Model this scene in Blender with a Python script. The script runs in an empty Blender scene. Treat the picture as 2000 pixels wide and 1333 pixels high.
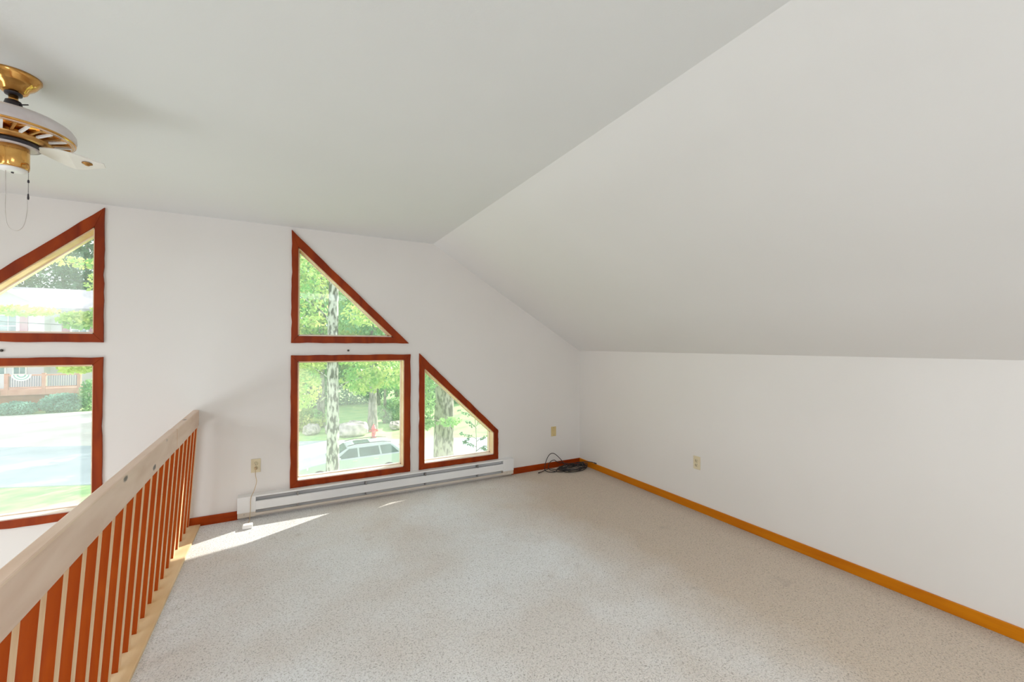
import bpy, math, random
import numpy as np
from mathutils import Vector, Matrix
from mathutils.geometry import tessellate_polygon

scene = bpy.context.scene
COL = scene.collection
PI = math.pi
random.seed(7)
rng = np.random.default_rng(11)

# ------------------------------------------------------------------ camera
cam_d = bpy.data.cameras.new('camera')
cam_d.sensor_width = 36.0
cam_d.lens = 818.243 / 2000.0 * 36.0
cam_d.clip_start = 0.02
cam_d.clip_end = 400
cam = bpy.data.objects.new('camera', cam_d)
COL.objects.link(cam)
_yaw, _pit, _rol = .49534, .009368, .0019857
_F = Vector((math.sin(_yaw) * math.cos(_pit), math.cos(_yaw) * math.cos(_pit), math.sin(_pit)))
_R = Vector((math.cos(_yaw), -math.sin(_yaw), 0))
_U = _R.cross(_F)
_R2 = _R * math.cos(_rol) + _U * math.sin(_rol)
_U2 = _U * math.cos(_rol) - _R * math.sin(_rol)
cam.matrix_world = Matrix(((_R2.x, _U2.x, -_F.x, 0), (_R2.y, _U2.y, -_F.y, 0), (_R2.z, _U2.z, -_F.z, 1.5), (0, 0, 0, 1)))
scene.camera = cam

# ------------------------------------------------------------------ world, sun, exposure
world = bpy.data.worlds.new('world')
scene.world = world
world.use_nodes = True
_bg = world.node_tree.nodes['Background']
_bg.inputs['Color'].default_value = (0.86, 0.93, 1.0, 1)
_bg.inputs['Strength'].default_value = 1.5

sun_d = bpy.data.lights.new('sun', 'SUN')
sun_d.energy = 7.5
sun_d.angle = math.radians(0.6)
sun_d.color = (1.0, 0.95, 0.86)
sun = bpy.data.objects.new('sun', sun_d)
COL.objects.link(sun)
SUN_DIR = Vector((1.5, 0.8, 1.0)).normalized()          # towards the sun
sun.rotation_euler = SUN_DIR.to_track_quat('Z', 'Y').to_euler()
sun.location = (20, 20, 20)


def area(name, loc, size, power, color, target):
    d = bpy.data.lights.new(name, 'AREA')
    d.shape = 'RECTANGLE'
    d.size, d.size_y = size
    d.energy = power
    d.color = color
    o = bpy.data.objects.new(name, d)
    COL.objects.link(o)
    o.location = loc
    o.rotation_euler = (Vector(loc) - Vector(target)).to_track_quat('Z', 'Y').to_euler()
    return o


# added lamps behind the camera, placed to cast the fan's shadow forward
YR = -4.2
COOL = (0.86, 0.945, 1.0)
area('rear_fill_low', (-1.0, YR - .02, .9), (0.7, 0.7), 18, COOL, (-1.0, 10, .9))
area('rear_fill_high', (-1.75, YR - .02, 2.1), (0.5, 0.5), 14, COOL, (-1.75, 10, 2.1))
# unseen fill lights added on the left slope, flat ceiling and left wall
_sn = Vector((.589, 0, -1)).normalized()
for _y, _w in ((-.6, 38), (2.1, 14)):
    _p = Vector((-3.45, _y, 2.027)) + _sn * .02
    area('slope_fill_light', _p, (1.5, 1.1), _w, COOL, _p + _sn)
area('ceiling_fill_light', (.55, -1.2, 2.5643 - .02), (1.4, 1.4), 68, COOL, (.55, -1.2, 0))
area('hall_fill_light', (-4.468 + .03, 1.0, -1.1), (2.6, 1.6), 80, COOL, (10, 1.0, -1.1))

vs = scene.view_settings
vs.view_transform = 'Standard'
vs.look = 'None'
vs.exposure = 0.14
vs.gamma = 1.0
vs.use_curve_mapping = False
scene.cycles.use_denoising = True
scene.cycles.max_bounces = 10
scene.cycles.diffuse_bounces = 7
scene.cycles.transparent_max_bounces = 24
scene.cycles.sample_clamp_indirect = 6.0

# ------------------------------------------------------------------ room numbers (metres)
YB = 4.2827          # inner face of the window wall
XR = 3.2932          # right knee wall
XL = -1.175 - XR     # left wall, mirrored about the ridge
H = 2.5643           # flat ceiling
K = 1.4266           # top of the knee wall
XC = 1.3627          # crease between flat and sloped ceiling
XCL = -1.175 - XC
ZL = -2.6            # floor of the hall below the loft
WT = 0.14            # thickness of the window wall
G = -4.5             # ground outside


# ------------------------------------------------------------------ material helpers
def new_mat(name):
    m = bpy.data.materials.new(name)
    m.use_nodes = True
    nt = m.node_tree
    b = nt.nodes['Principled BSDF']
    return m, nt, b


def lin(c):
    """sRGB 0-255 to linear"""
    return tuple(((v / 255 + .055) / 1.055) ** 2.4 if v > 10 else v / 255 / 12.92 for v in c) + (1,)


def node(nt, t, **kw):
    n = nt.nodes.new(t)
    for k, v in kw.items():
        setattr(n, k, v)
    return n


def noise_mat(name, c1, c2, scale=8, rough=.6, bump=0, bump_scale=60, stretch=(1, 1, 1), detail=4, metallic=0,
              coords='Object', lo=.35, hi=.65, spec=.5, bump_dist=.01):
    m, nt, b = new_mat(name)
    tc = node(nt, 'ShaderNodeTexCoord')
    mp = node(nt, 'ShaderNodeMapping')
    mp.inputs['Scale'].default_value = stretch
    nt.links.new(tc.outputs[coords], mp.inputs['Vector'])
    n = node(nt, 'ShaderNodeTexNoise')
    n.inputs['Scale'].default_value = scale
    n.inputs['Detail'].default_value = detail
    nt.links.new(mp.outputs[0], n.inputs['Vector'])
    r = node(nt, 'ShaderNodeValToRGB')
    r.color_ramp.elements[0].position = lo
    r.color_ramp.elements[1].position = hi
    r.color_ramp.elements[0].color = c1
    r.color_ramp.elements[1].color = c2
    nt.links.new(n.outputs['Fac'], r.inputs['Fac'])
    nt.links.new(r.outputs['Color'], b.inputs['Base Color'])
    b.inputs['Roughness'].default_value = rough
    b.inputs['Metallic'].default_value = metallic
    b.inputs['Specular IOR Level'].default_value = spec
    if bump:
        n2 = node(nt, 'ShaderNodeTexNoise')
        n2.inputs['Scale'].default_value = bump_scale
        n2.inputs['Detail'].default_value = 3
        nt.links.new(mp.outputs[0], n2.inputs['Vector'])
        bp = node(nt, 'ShaderNodeBump')
        bp.inputs['Strength'].default_value = bump
        bp.inputs['Distance'].default_value = bump_dist
        nt.links.new(n2.outputs['Fac'], bp.inputs['Height'])
        nt.links.new(bp.outputs[0], b.inputs['Normal'])
    return m


def wood_mat(name, c1, c2, knot=None, stretch=(1, .12, 1), scale=18, rough=.45, knot_scale=5.0, knot_size=.09, bump=.15):
    m, nt, b = new_mat(name)
    tc = node(nt, 'ShaderNodeTexCoord')
    mp = node(nt, 'ShaderNodeMapping')
    mp.inputs['Scale'].default_value = stretch
    nt.links.new(tc.outputs['Object'], mp.inputs['Vector'])
    n = node(nt, 'ShaderNodeTexNoise')
    n.inputs['Scale'].default_value = scale
    n.inputs['Detail'].default_value = 6
    n.inputs['Distortion'].default_value = .6
    nt.links.new(mp.outputs[0], n.inputs['Vector'])
    r = node(nt, 'ShaderNodeValToRGB')
    r.color_ramp.elements[0].position = .3
    r.color_ramp.elements[1].position = .7
    r.color_ramp.elements[0].color = c1
    r.color_ramp.elements[1].color = c2
    nt.links.new(n.outputs['Fac'], r.inputs['Fac'])
    col = r.outputs['Color']
    if knot:
        mp2 = node(nt, 'ShaderNodeMapping')
        mp2.inputs['Scale'].default_value = tuple(1 if s == 1 else .4 for s in stretch)
        nt.links.new(tc.outputs['Object'], mp2.inputs['Vector'])
        v = node(nt, 'ShaderNodeTexVoronoi')
        v.inputs['Scale'].default_value = knot_scale
        nz = node(nt, 'ShaderNodeTexNoise')
        nz.inputs['Scale'].default_value = 40
        nt.links.new(tc.outputs['Object'], nz.inputs['Vector'])
        mx = node(nt, 'ShaderNodeMath', operation='MULTIPLY_ADD')
        mx.inputs[1].default_value = .12
        nt.links.new(nz.outputs['Fac'], mx.inputs[0])
        nt.links.new(mp2.outputs[0], v.inputs['Vector'])
        nt.links.new(v.outputs['Distance'], mx.inputs[2])
        kr = node(nt, 'ShaderNodeValToRGB')
        kr.color_ramp.elements[0].position = knot_size
        kr.color_ramp.elements[1].position = knot_size + .07
        kr.color_ramp.elements[0].color = (1, 1, 1, 1)
        kr.color_ramp.elements[1].color = (0, 0, 0, 1)
        nt.links.new(mx.outputs[0], kr.inputs['Fac'])
        mix = node(nt, 'ShaderNodeMix', data_type='RGBA')
        nt.links.new(kr.outputs['Color'], mix.inputs['Factor'])
        nt.links.new(col, mix.inputs['A'])
        mix.inputs['B'].default_value = knot
        col = mix.outputs['Result']
    nt.links.new(col, b.inputs['Base Color'])
    b.inputs['Roughness'].default_value = rough
    b.inputs['Specular IOR Level'].default_value = .22
    if bump:
        bp = node(nt, 'ShaderNodeBump')
        bp.inputs['Strength'].default_value = bump
        bp.inputs['Distance'].default_value = .004
        nt.links.new(n.outputs['Fac'], bp.inputs['Height'])
        nt.links.new(bp.outputs[0], b.inputs['Normal'])
    return m


M = {}
M['wall'] = noise_mat('wall_paint', (.765, .738, .712, 1), (.785, .758, .735, 1), 1.2, .75, .06, 180, bump_dist=.003, spec=.25)
M['ceiling'] = noise_mat('ceiling_paint', (.73, .74, .74, 1), (.75, .76, .76, 1), 1.0, .8, .08, 150, bump_dist=.003, spec=.2)
M['slope'] = noise_mat('slope_paint', (.755, .748, .74, 1), (.775, .768, .76, 1), 1.0, .8, .06, 150, bump_dist=.003, spec=.2)
M['casing'] = wood_mat('window_casing_stain', lin((120, 36, 0)), lin((156, 60, 0)), lin((72, 18, 0)), (1, 1, .25), 10, .45, 3.2, .03)
M['jamb'] = wood_mat('window_jamb_pine', lin((226, 192, 150)), lin((242, 220, 190)), None, (1, .3, 1), 12, .5)
M['sill'] = noise_mat('window_sill_paint', lin((232, 214, 200)), lin((244, 232, 222)), 6, .45)
M['base_red'] = wood_mat('baseboard_red_stain', lin((134, 42, 0)), lin((168, 66, 2)), lin((80, 20, 0)), (.2, 1, 1), 14, .4, 3, .03)
M['base_gold'] = wood_mat('baseboard_golden_stain', lin((188, 104, 2)), lin((208, 128, 8)), lin((150, 76, 2)), (1, .15, 1), 14, .4, 3, .03)
M['rail'] = wood_mat('rail_worn_pine', lin((212, 180, 156)), lin((230, 204, 184)), lin((70, 56, 46)), (1, .16, 1), 12, .3, 9.5, .15)
M['bal_front'] = wood_mat('baluster_pale_face', lin((230, 186, 140)), lin((246, 216, 178)), None, (1, 1, .1), 30, .45)
M['bal_side'] = wood_mat('baluster_orange_stain', lin((146, 52, 0)), lin((174, 76, 0)), lin((88, 28, 0)), (1, 1, .12), 22, .4, 7, .05)
M['nosing'] = wood_mat('nosing_pine', lin((218, 182, 134)), lin((240, 214, 174)), lin((170, 120, 74)), (1, .2, 1), 9, .4, 4, .08)
M['white_enamel'] = noise_mat('heater_white_enamel', (.78, .78, .79, 1), (.82, .82, .82, 1), 3, .35)
M['heater_in'] = noise_mat('heater_inner_metal', (.25, .24, .23, 1), (.34, .33, .32, 1), 10, .45, metallic=.4)
M['heater_tan'] = noise_mat('heater_toe_enamel', (.62, .55, .47, 1), (.68, .61, .54, 1), 6, .45)
M['ivory'] = noise_mat('ivory_plastic', lin((214, 200, 168)), lin((224, 212, 182)), 6, .35)
M['ivory_yellow'] = noise_mat('yellowed_plastic', lin((206, 182, 128)), lin((214, 194, 142)), 6, .35)
M['slot'] = noise_mat('socket_slot', (.03, .025, .02, 1), (.05, .04, .03, 1), 6, .6)
M['white_plastic'] = noise_mat('white_plastic', (.84, .84, .84, 1), (.88, .88, .88, 1), 6, .3)
M['cord_tan'] = noise_mat('tan_cord', lin((196, 172, 138)), lin((206, 186, 154)), 6, .5)
M['black_cord'] = noise_mat('black_cord', (.012, .010, .010, 1), (.025, .02, .02, 1), 20, .45)
M['brass'] = noise_mat('polished_brass', (.55, .27, .07, 1), (.78, .46, .15, 1), 14, .16, metallic=1)
M['brass_dark'] = noise_mat('aged_brass', (.42, .22, .07, 1), (.60, .34, .12, 1), 18, .3, metallic=1)
M['dark_metal'] = noise_mat('dark_bronze', (.015, .012, .018, 1), (.035, .028, .035, 1), 10, .4)
M['fan_white'] = noise_mat('fan_dusty_white', (.56, .50, .50, 1), (.68, .64, .64, 1), 9, .35)
M['fan_cream'] = noise_mat('fan_blade_cream', (.70, .68, .62, 1), (.76, .74, .69, 1), 6, .4)
M['pale_chain'] = noise_mat('pale_chain', (.52, .48, .44, 1), (.62, .58, .55, 1), 30, .4)
M['hook'] = noise_mat('dark_hook', (.03, .025, .02, 1), (.06, .05, .04, 1), 20, .4)
M['hall_floor'] = noise_mat('hall_floor_tan', (.52, .48, .43, 1), (.60, .55, .50, 1), 3, .7)


def carpet_mat():
    m, nt, b = new_mat('beige_carpet')
    L = nt.links.new
    tc = node(nt, 'ShaderNodeTexCoord')
    sep = node(nt, 'ShaderNodeSeparateXYZ')
    L(tc.outputs['Object'], sep.inputs[0])
    # worn traffic blotches
    n1 = node(nt, 'ShaderNodeTexNoise')
    n1.inputs['Scale'].default_value = .9
    n1.inputs['Detail'].default_value = 4
    L(tc.outputs['Object'], n1.inputs['Vector'])
    r1 = node(nt, 'ShaderNodeValToRGB')
    r1.color_ramp.elements[0].position = .38
    r1.color_ramp.elements[1].position = .56
    r1.color_ramp.elements[0].color = (.79, .735, .69, 1)
    r1.color_ramp.elements[1].color = (.88, .885, .89, 1)
    L(n1.outputs['Fac'], r1.inputs['Fac'])
    # tan soiling that keeps to the side by the long wall
    mr = node(nt, 'ShaderNodeMapRange')
    mr.inputs['From Min'].default_value = 1.35
    mr.inputs['From Max'].default_value = 2.4
    n2 = node(nt, 'ShaderNodeTexNoise')
    n2.inputs['Scale'].default_value = 1.4
    n2.inputs['Detail'].default_value = 5
    L(tc.outputs['Object'], n2.inputs['Vector'])
    ad = node(nt, 'ShaderNodeMath', operation='MULTIPLY_ADD')
    ad.inputs[1].default_value = 1.5
    L(n2.outputs['Fac'], ad.inputs[0])
    L(sep.outputs['X'], ad.inputs[2])
    sb = node(nt, 'ShaderNodeMath', operation='SUBTRACT')
    sb.inputs[1].default_value = .8
    L(ad.outputs[0], sb.inputs[0])
    L(sb.outputs[0], mr.inputs['Value'])
    m1 = node(nt, 'ShaderNodeMix', data_type='RGBA')
    L(mr.outputs[0], m1.inputs['Factor'])
    L(r1.outputs['Color'], m1.inputs['A'])
    m1.inputs['B'].default_value = (.64, .52, .41, 1)
    # dust line along the baseboard
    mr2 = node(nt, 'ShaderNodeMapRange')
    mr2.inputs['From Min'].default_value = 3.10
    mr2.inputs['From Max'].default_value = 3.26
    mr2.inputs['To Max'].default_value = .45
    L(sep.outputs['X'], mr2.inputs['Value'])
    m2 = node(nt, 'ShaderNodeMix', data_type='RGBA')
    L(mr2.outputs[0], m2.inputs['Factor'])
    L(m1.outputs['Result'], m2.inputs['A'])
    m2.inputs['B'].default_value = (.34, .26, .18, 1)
    # small dark stains
    n3 = node(nt, 'ShaderNodeTexNoise')
    n3.inputs['Scale'].default_value = 4.2
    n3.inputs['Detail'].default_value = 6
    L(tc.outputs['Object'], n3.inputs['Vector'])
    r3 = node(nt, 'ShaderNodeValToRGB')
    r3.color_ramp.elements[0].position = .66
    r3.color_ramp.elements[1].position = .80
    r3.color_ramp.elements[0].color = (0, 0, 0, 1)
    r3.color_ramp.elements[1].color = (.5, .5, .5, 1)
    L(n3.outputs['Fac'], r3.inputs['Fac'])
    m3 = node(nt, 'ShaderNodeMix', data_type='RGBA')
    L(r3.outputs['Color'], m3.inputs['Factor'])
    L(m2.outputs['Result'], m3.inputs['A'])
    m3.inputs['B'].default_value = (.36, .28, .23, 1)
    # pile, with shade between the tufts painted into its colour
    v = node(nt, 'ShaderNodeTexNoise')
    v.inputs['Scale'].default_value = 125
    v.inputs['Detail'].default_value = 2.5
    v.inputs['Distortion'].default_value = .9
    L(tc.outputs['Object'], v.inputs['Vector'])
    rp = node(nt, 'ShaderNodeValToRGB')
    rp.color_ramp.elements[0].position = .28
    rp.color_ramp.elements[1].position = .50
    rp.color_ramp.elements[0].color = (.50, .48, .46, 1)
    rp.color_ramp.elements[1].color = (1, 1, 1, 1)
    L(v.outputs['Fac'], rp.inputs['Fac'])
    m4 = node(nt, 'ShaderNodeMix', data_type='RGBA', blend_type='MULTIPLY')
    m4.inputs['Factor'].default_value = 1
    L(m3.outputs['Result'], m4.inputs['A'])
    L(rp.outputs['Color'], m4.inputs['B'])
    L(m4.outputs['Result'], b.inputs['Base Color'])
    bp = node(nt, 'ShaderNodeBump')
    bp.inputs['Strength'].default_value = .7
    bp.inputs['Distance'].default_value = .012
    L(v.outputs['Fac'], bp.inputs['Height'])
    L(bp.outputs[0], b.inputs['Normal'])
    b.inputs['Roughness'].default_value = .95
    b.inputs['Specular IOR Level'].default_value = .1
    b.inputs['Sheen Weight'].default_value = .35
    b.inputs['Sheen Roughness'].default_value = .4
    return m


M['carpet'] = carpet_mat()


def glass_mat():
    m = bpy.data.materials.new('hazy_window_glass')
    m.use_nodes = True
    nt = m.node_tree
    nt.nodes.clear()
    L = nt.links.new
    out = node(nt, 'ShaderNodeOutputMaterial')
    tr = node(nt, 'ShaderNodeBsdfTransparent')
    tr.inputs[0].default_value = (.97, .985, .98, 1)
    gl = node(nt, 'ShaderNodeBsdfGlossy')
    gl.inputs['Roughness'].default_value = .03
    df = node(nt, 'ShaderNodeBsdfTranslucent')
    df.inputs[0].default_value = (.9, .93, .95, 1)
    m1 = node(nt, 'ShaderNodeMixShader')
    m1.inputs[0].default_value = .012
    L(tr.outputs[0], m1.inputs[1])
    L(gl.outputs[0], m1.inputs[2])
    n = node(nt, 'ShaderNodeTexNoise')
    n.inputs['Scale'].default_value = 3
    mr = node(nt, 'ShaderNodeMapRange')
    mr.inputs['To Min'].default_value = .08
    mr.inputs['To Max'].default_value = .11
    L(n.outputs['Fac'], mr.inputs['Value'])
    m2 = node(nt, 'ShaderNodeMixShader')
    L(mr.outputs[0], m2.inputs[0])
    L(m1.outputs[0], m2.inputs[1])
    L(df.outputs[0], m2.inputs[2])
    L(m2.outputs[0], out.inputs[0])
    return m


M['glass'] = glass_mat()


def leaf_mat(name, c1, c2, scale=1.2):
    m, nt, b = new_mat(name)
    L = nt.links.new
    tc = node(nt, 'ShaderNodeTexCoord')
    n = node(nt, 'ShaderNodeTexNoise')
    n.inputs['Scale'].default_value = scale
    n.inputs['Detail'].default_value = 6
    L(tc.outputs['Object'], n.inputs['Vector'])
    r = node(nt, 'ShaderNodeValToRGB')
    r.color_ramp.elements[0].position = .38
    r.color_ramp.elements[1].position = .62
    r.color_ramp.elements[0].color = c1
    r.color_ramp.elements[1].color = c2
    L(n.outputs['Fac'], r.inputs['Fac'])
    L(r.outputs['Color'], b.inputs['Base Color'])
    b.inputs['Roughness'].default_value = .5
    tl = node(nt, 'ShaderNodeBsdfTranslucent')
    L(r.outputs['Color'], tl.inputs[0])
    mx = node(nt, 'ShaderNodeMixShader')
    mx.inputs[0].default_value = .45
    L(b.outputs[0], mx.inputs[1])
    L(tl.outputs[0], mx.inputs[2])
    L(mx.outputs[0], nt.nodes['Material Output'].inputs[0])
    return m


M['leaf_green'] = leaf_mat('maple_leaf_green', lin((112, 170, 122)), lin((176, 212, 146)))
M['leaf_yellow'] = leaf_mat('maple_leaf_yellow', lin((140, 194, 118)), lin((226, 226, 150)))
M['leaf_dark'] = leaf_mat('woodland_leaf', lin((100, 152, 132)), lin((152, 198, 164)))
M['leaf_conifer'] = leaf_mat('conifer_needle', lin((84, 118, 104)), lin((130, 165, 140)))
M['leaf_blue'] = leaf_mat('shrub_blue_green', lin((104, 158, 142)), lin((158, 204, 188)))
M['leaf_sprig'] = leaf_mat('sprig_leaf', lin((74, 112, 88)), lin((120, 158, 128)))


def bark_mat(name, c1, c2, scale):
    return noise_mat(name, c1, c2, scale, .9, .6, scale * 1.6, (1, 1, .35), 6, lo=.42, hi=.56, bump_dist=.02)


M['bark_lichen'] = bark_mat('lichen_bark', lin((74, 70, 64)), lin((196, 196, 188)), 16)
M['bark_grey'] = bark_mat('grey_bark', lin((104, 98, 88)), lin((180, 174, 160)), 18)
M['bark_far'] = bark_mat('far_bark', lin((112, 108, 98)), lin((160, 154, 144)), 6)
M['grass'] = noise_mat('grass', lin((150, 196, 128)), lin((196, 220, 150)), .9, .9, .5, 20, detail=8)
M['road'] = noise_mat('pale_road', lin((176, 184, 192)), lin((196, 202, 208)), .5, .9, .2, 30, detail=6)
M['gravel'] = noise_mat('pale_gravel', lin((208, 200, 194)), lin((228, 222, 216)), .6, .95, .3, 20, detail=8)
M['rock'] = noise_mat('rock', lin((150, 142, 136)), lin((220, 208, 204)), 2.2, .9, .6, 8, detail=6, bump_dist=.05)
M['siding'] = noise_mat('white_siding', lin((214, 214, 222)), lin((224, 224, 230)), .5, .6)
M['roofing'] = noise_mat('pale_shingle', lin((168, 164, 174)), lin((186, 182, 190)), 3, .85, detail=7)
M['porch_roof'] = noise_mat('white_metal_roof', lin((246, 246, 248)), lin((250, 250, 250)), 2, .35)
M['shutter'] = noise_mat('mauve_shutter', lin((170, 128, 146)), lin((188, 150, 164)), 3, .5)
M['house_glass'] = noise_mat('house_pane', lin((120, 140, 150)), lin((160, 180, 186)), 1.5, .1)
M['deck'] = noise_mat('red_cedar_deck', lin((196, 128, 112)), lin((216, 156, 138)), 1.5, .7)
M['deck_dark'] = noise_mat('deck_baluster_grey', lin((120, 116, 136)), lin((140, 136, 156)), 2, .6)
M['brick_skirt'] = noise_mat('deck_skirt', lin((158, 92, 70)), lin((182, 116, 92)), 2, .8)
M['bunting'] = noise_mat('bunting_cloth', lin((240, 240, 240)), lin((250, 250, 250)), 3, .8)
M['bunting_green'] = noise_mat('bunting_stripe', lin((120, 168, 156)), lin((136, 180, 170)), 3, .8)
M['car_paint'] = noise_mat('silver_car_paint', lin((176, 184, 190)), lin((190, 198, 202)), 1, .25, metallic=.08)
M['car_glass'] = noise_mat('car_glass', lin((54, 74, 78)), lin((86, 110, 112)), 1.2, .06)
M['chrome'] = noise_mat('chrome', lin((226, 230, 232)), lin((236, 238, 240)), 3, .15, metallic=.8)
M['tyre'] = noise_mat('tyre', (.02, .02, .02, 1), (.04, .04, .04, 1), 8, .8)
M['lamp_lens'] = noise_mat('lamp_lens', lin((232, 238, 240)), lin((242, 246, 248)), 4, .1)
M['tail_red'] = noise_mat('tail_red', lin((190, 40, 40)), lin((210, 60, 54)), 4, .2)
M['hydrant'] = noise_mat('hydrant_red', lin((214, 84, 92)), lin((230, 112, 116)), 5, .45)
M['wire'] = noise_mat('wire', lin((70, 84, 88)), lin((90, 100, 104)), 5, .6)
M['fascia'] = noise_mat('exterior_cedar', lin((130, 84, 56)), lin((160, 108, 74)), 4, .7)


# ------------------------------------------------------------------ mesh helpers
class MB:
    def __init__(s):
        s.v, s.f, s.m, s.sm = [], [], [], []

    def add(s, verts, faces, mi=0, smooth=False):
        b = len(s.v)
        s.v += [tuple(p) for p in verts]
        for f in faces:
            s.f.append(tuple(b + i for i in f))
            s.m.append(mi)
            s.sm.append(smooth)
        return s

    def box(s, x0, x1, y0, y1, z0, z1, mi=0):
        v = [(x0, y0, z0), (x1, y0, z0), (x1, y1, z0), (x0, y1, z0), (x0, y0, z1), (x1, y0, z1), (x1, y1, z1), (x0, y1, z1)]
        return s.add(v, [(0, 3, 2, 1), (4, 5, 6, 7), (0, 1, 5, 4), (1, 2, 6, 5), (2, 3, 7, 6), (3, 0, 4, 7)], mi)

    def prism(s, poly, plane, a, b, mi=0):
        """poly of 2-D points; plane 'xz' extrudes in y, 'yz' in x, 'xy' in z"""
        def P(p, t):
            return {'xz': (p[0], t, p[1]), 'yz': (t, p[0], p[1]), 'xy': (p[0], p[1], t)}[plane]
        n = len(poly)
        v = [P(p, a) for p in poly] + [P(p, b) for p in poly]
        f = [tuple(range(n)), tuple(range(2 * n - 1, n - 1, -1))]
        f += [(i, i + n, (i + 1) % n + n, (i + 1) % n) for i in range(n)]
        return s.add(v, f, mi)

    def tube(s, pts, r, n=8, mi=0, closed=False, caps=True):
        pts = [Vector(p) for p in pts]
        N = len(pts)
        rs = r if isinstance(r, (list, tuple)) else [r] * N
        verts, faces = [], []
        up = Vector((0, 0, 1))
        prev = None
        for i, p in enumerate(pts):
            a = pts[i - 1] if (i or closed) else p
            c = pts[(i + 1) % N] if (i < N - 1 or closed) else p
            t = (c - a).normalized() if (c - a).length > 1e-9 else Vector((0, 0, 1))
            if prev is None:
                u = t.cross(up)
                if u.length < 1e-3:
                    u = t.cross(Vector((1, 0, 0)))
            else:
                u = prev - t * prev.dot(t)
                if u.length < 1e-6:
                    u = t.cross(up)
            u.normalize()
            prev = u
            w = t.cross(u)
            for k in range(n):
                an = 2 * PI * k / n
                verts.append(p + (u * math.cos(an) + w * math.sin(an)) * rs[i])
        for i in range(N - 1 if not closed else N):
            j = (i + 1) % N
            for k in range(n):
                faces.append((i * n + k, i * n + (k + 1) % n, j * n + (k + 1) % n, j * n + k))
        if caps and not closed:
            faces.append(tuple(range(n - 1, -1, -1)))
            faces.append(tuple((N - 1) * n + k for k in range(n)))
        return s.add(verts, faces, mi, True)

    def lathe(s, prof, n=32, c=(0, 0, 0), mi=0, axis='z', smooth=True):
        verts, faces = [], []
        for r, z in prof:
            for k in range(n):
                a = 2 * PI * k / n
                p = (r * math.cos(a), r * math.sin(a), z)
                if axis == 'y':
                    p = (p[0], p[2], p[1])
                if axis == 'x':
                    p = (p[2], p[0], p[1])
                verts.append((p[0] + c[0], p[1] + c[1], p[2] + c[2]))
        for i in range(len(prof) - 1):
            for k in range(n):
                faces.append((i * n + k, i * n + (k + 1) % n, (i + 1) * n + (k + 1) % n, (i + 1) * n + k))
        faces.append(tuple(range(n - 1, -1, -1)))
        faces.append(tuple((len(prof) - 1) * n + k for k in range(n)))
        return s.add(verts, faces, mi, smooth)

    def mesh(s, name):
        me = bpy.data.meshes.new(name)
        me.from_pydata(s.v, [], s.f)
        me.polygons.foreach_set('material_index', s.m)
        me.polygons.foreach_set('use_smooth', s.sm)
        me.update()
        return me

    def build(s, name, mats, parent=None, bevel=0, loc=None):
        me = s.mesh(name)
        for m in (mats if isinstance(mats, (list, tuple)) else [mats]):
            me.materials.append(M[m])
        return link(name, me, parent, bevel, loc)


def fix_normals(me):
    import bmesh
    bm = bmesh.new()
    bm.from_mesh(me)
    bmesh.ops.recalc_face_normals(bm, faces=bm.faces)
    bm.to_mesh(me)
    bm.free()


def link(name, me, parent=None, bevel=0, loc=None):
    fix_normals(me)
    o = bpy.data.objects.new(name, me)
    COL.objects.link(o)
    if parent:
        o.parent = parent
    if loc:
        o.location = loc
    if bevel:
        md = o.modifiers.new('bevel', 'BEVEL')
        md.width = bevel
        md.segments = 2
        md.limit_method = 'ANGLE'
        md.angle_limit = math.radians(40)
    return o


def tag(o, label=None, cat=None, group=None, kind=None):
    if label:
        o['label'] = label
    if cat:
        o['category'] = cat
    if group:
        o['group'] = group
    if kind:
        o['kind'] = kind
    return o


def thing(name, label, cat, loc=(0, 0, 0), group=None, kind=None):
    o = bpy.data.objects.new(name, None)
    o.empty_display_size = .1
    COL.objects.link(o)
    o.location = loc
    return tag(o, label, cat, group, kind)


def struct(o, label=None, cat=None):
    return tag(o, label, cat, kind='structure')


# ------------------------------------------------------------------ windows: outlines in the wall plane (x, z)
def mir(poly):
    return [(-1.175 - x, z) for x, z in poly]


TRI_O = [(.042, 2.540), (.042, 1.513), (1.109, 1.513)]
TRI_I = [(.097, 2.388), (.097, 1.577), (.950, 1.577)]
SQ_O = [(.042, 1.402), (.042, .204), (1.128, .204), (1.128, 1.402)]
SQ_I = [(.097, 1.346), (.097, .260), (1.064, .260), (1.064, 1.346)]
TZ_O = [(1.218, 1.412), (1.218, .206), (2.131, .206), (2.131, .533)]
TZ_I = [(1.273, 1.256), (1.273, .261), (2.079, .261), (2.079, .508)]
WINS = [
    (TRI_O, TRI_I, 'triangular window with orange wood casing above the square window'),
    (SQ_O, SQ_I, 'square window with orange wood casing above the baseboard heater'),
    (TZ_O, TZ_I, 'slant-topped window with orange wood casing at the heater\'s right end'),
    (mir(TRI_O), mir(TRI_I), 'upper left slant-topped window looking onto the white house\'s roof'),
    (mir(SQ_O), mir(SQ_I), 'lower left window behind the railing looking onto street and deck'),
    (mir(TZ_O), mir(TZ_I), 'slant-topped window at the far left of the window wall'),
]


def wall_with_holes(name, outer, holes, y0, y1, mat):
    loops = [outer] + holes
    v3 = [[Vector((x, 0, z)) for x, z in lp] for lp in loops]
    tris = tessellate_polygon(v3)
    flat = [p for lp in loops for p in lp]
    mb = MB()
    n = len(flat)
    verts = [(x, y0, z) for x, z in flat] + [(x, y1, z) for x, z in flat]
    faces = [tuple(t) for t in tris] + [tuple(i + n for i in reversed(t)) for t in tris]
    b = 0
    for lp in loops:
        k = len(lp)
        for i in range(k):
            j = (i + 1) % k
            faces.append((b + i, b + j, b + j + n, b + i + n))
        b += k
    mb.add(verts, faces)
    return mb.build(name, mat)


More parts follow.
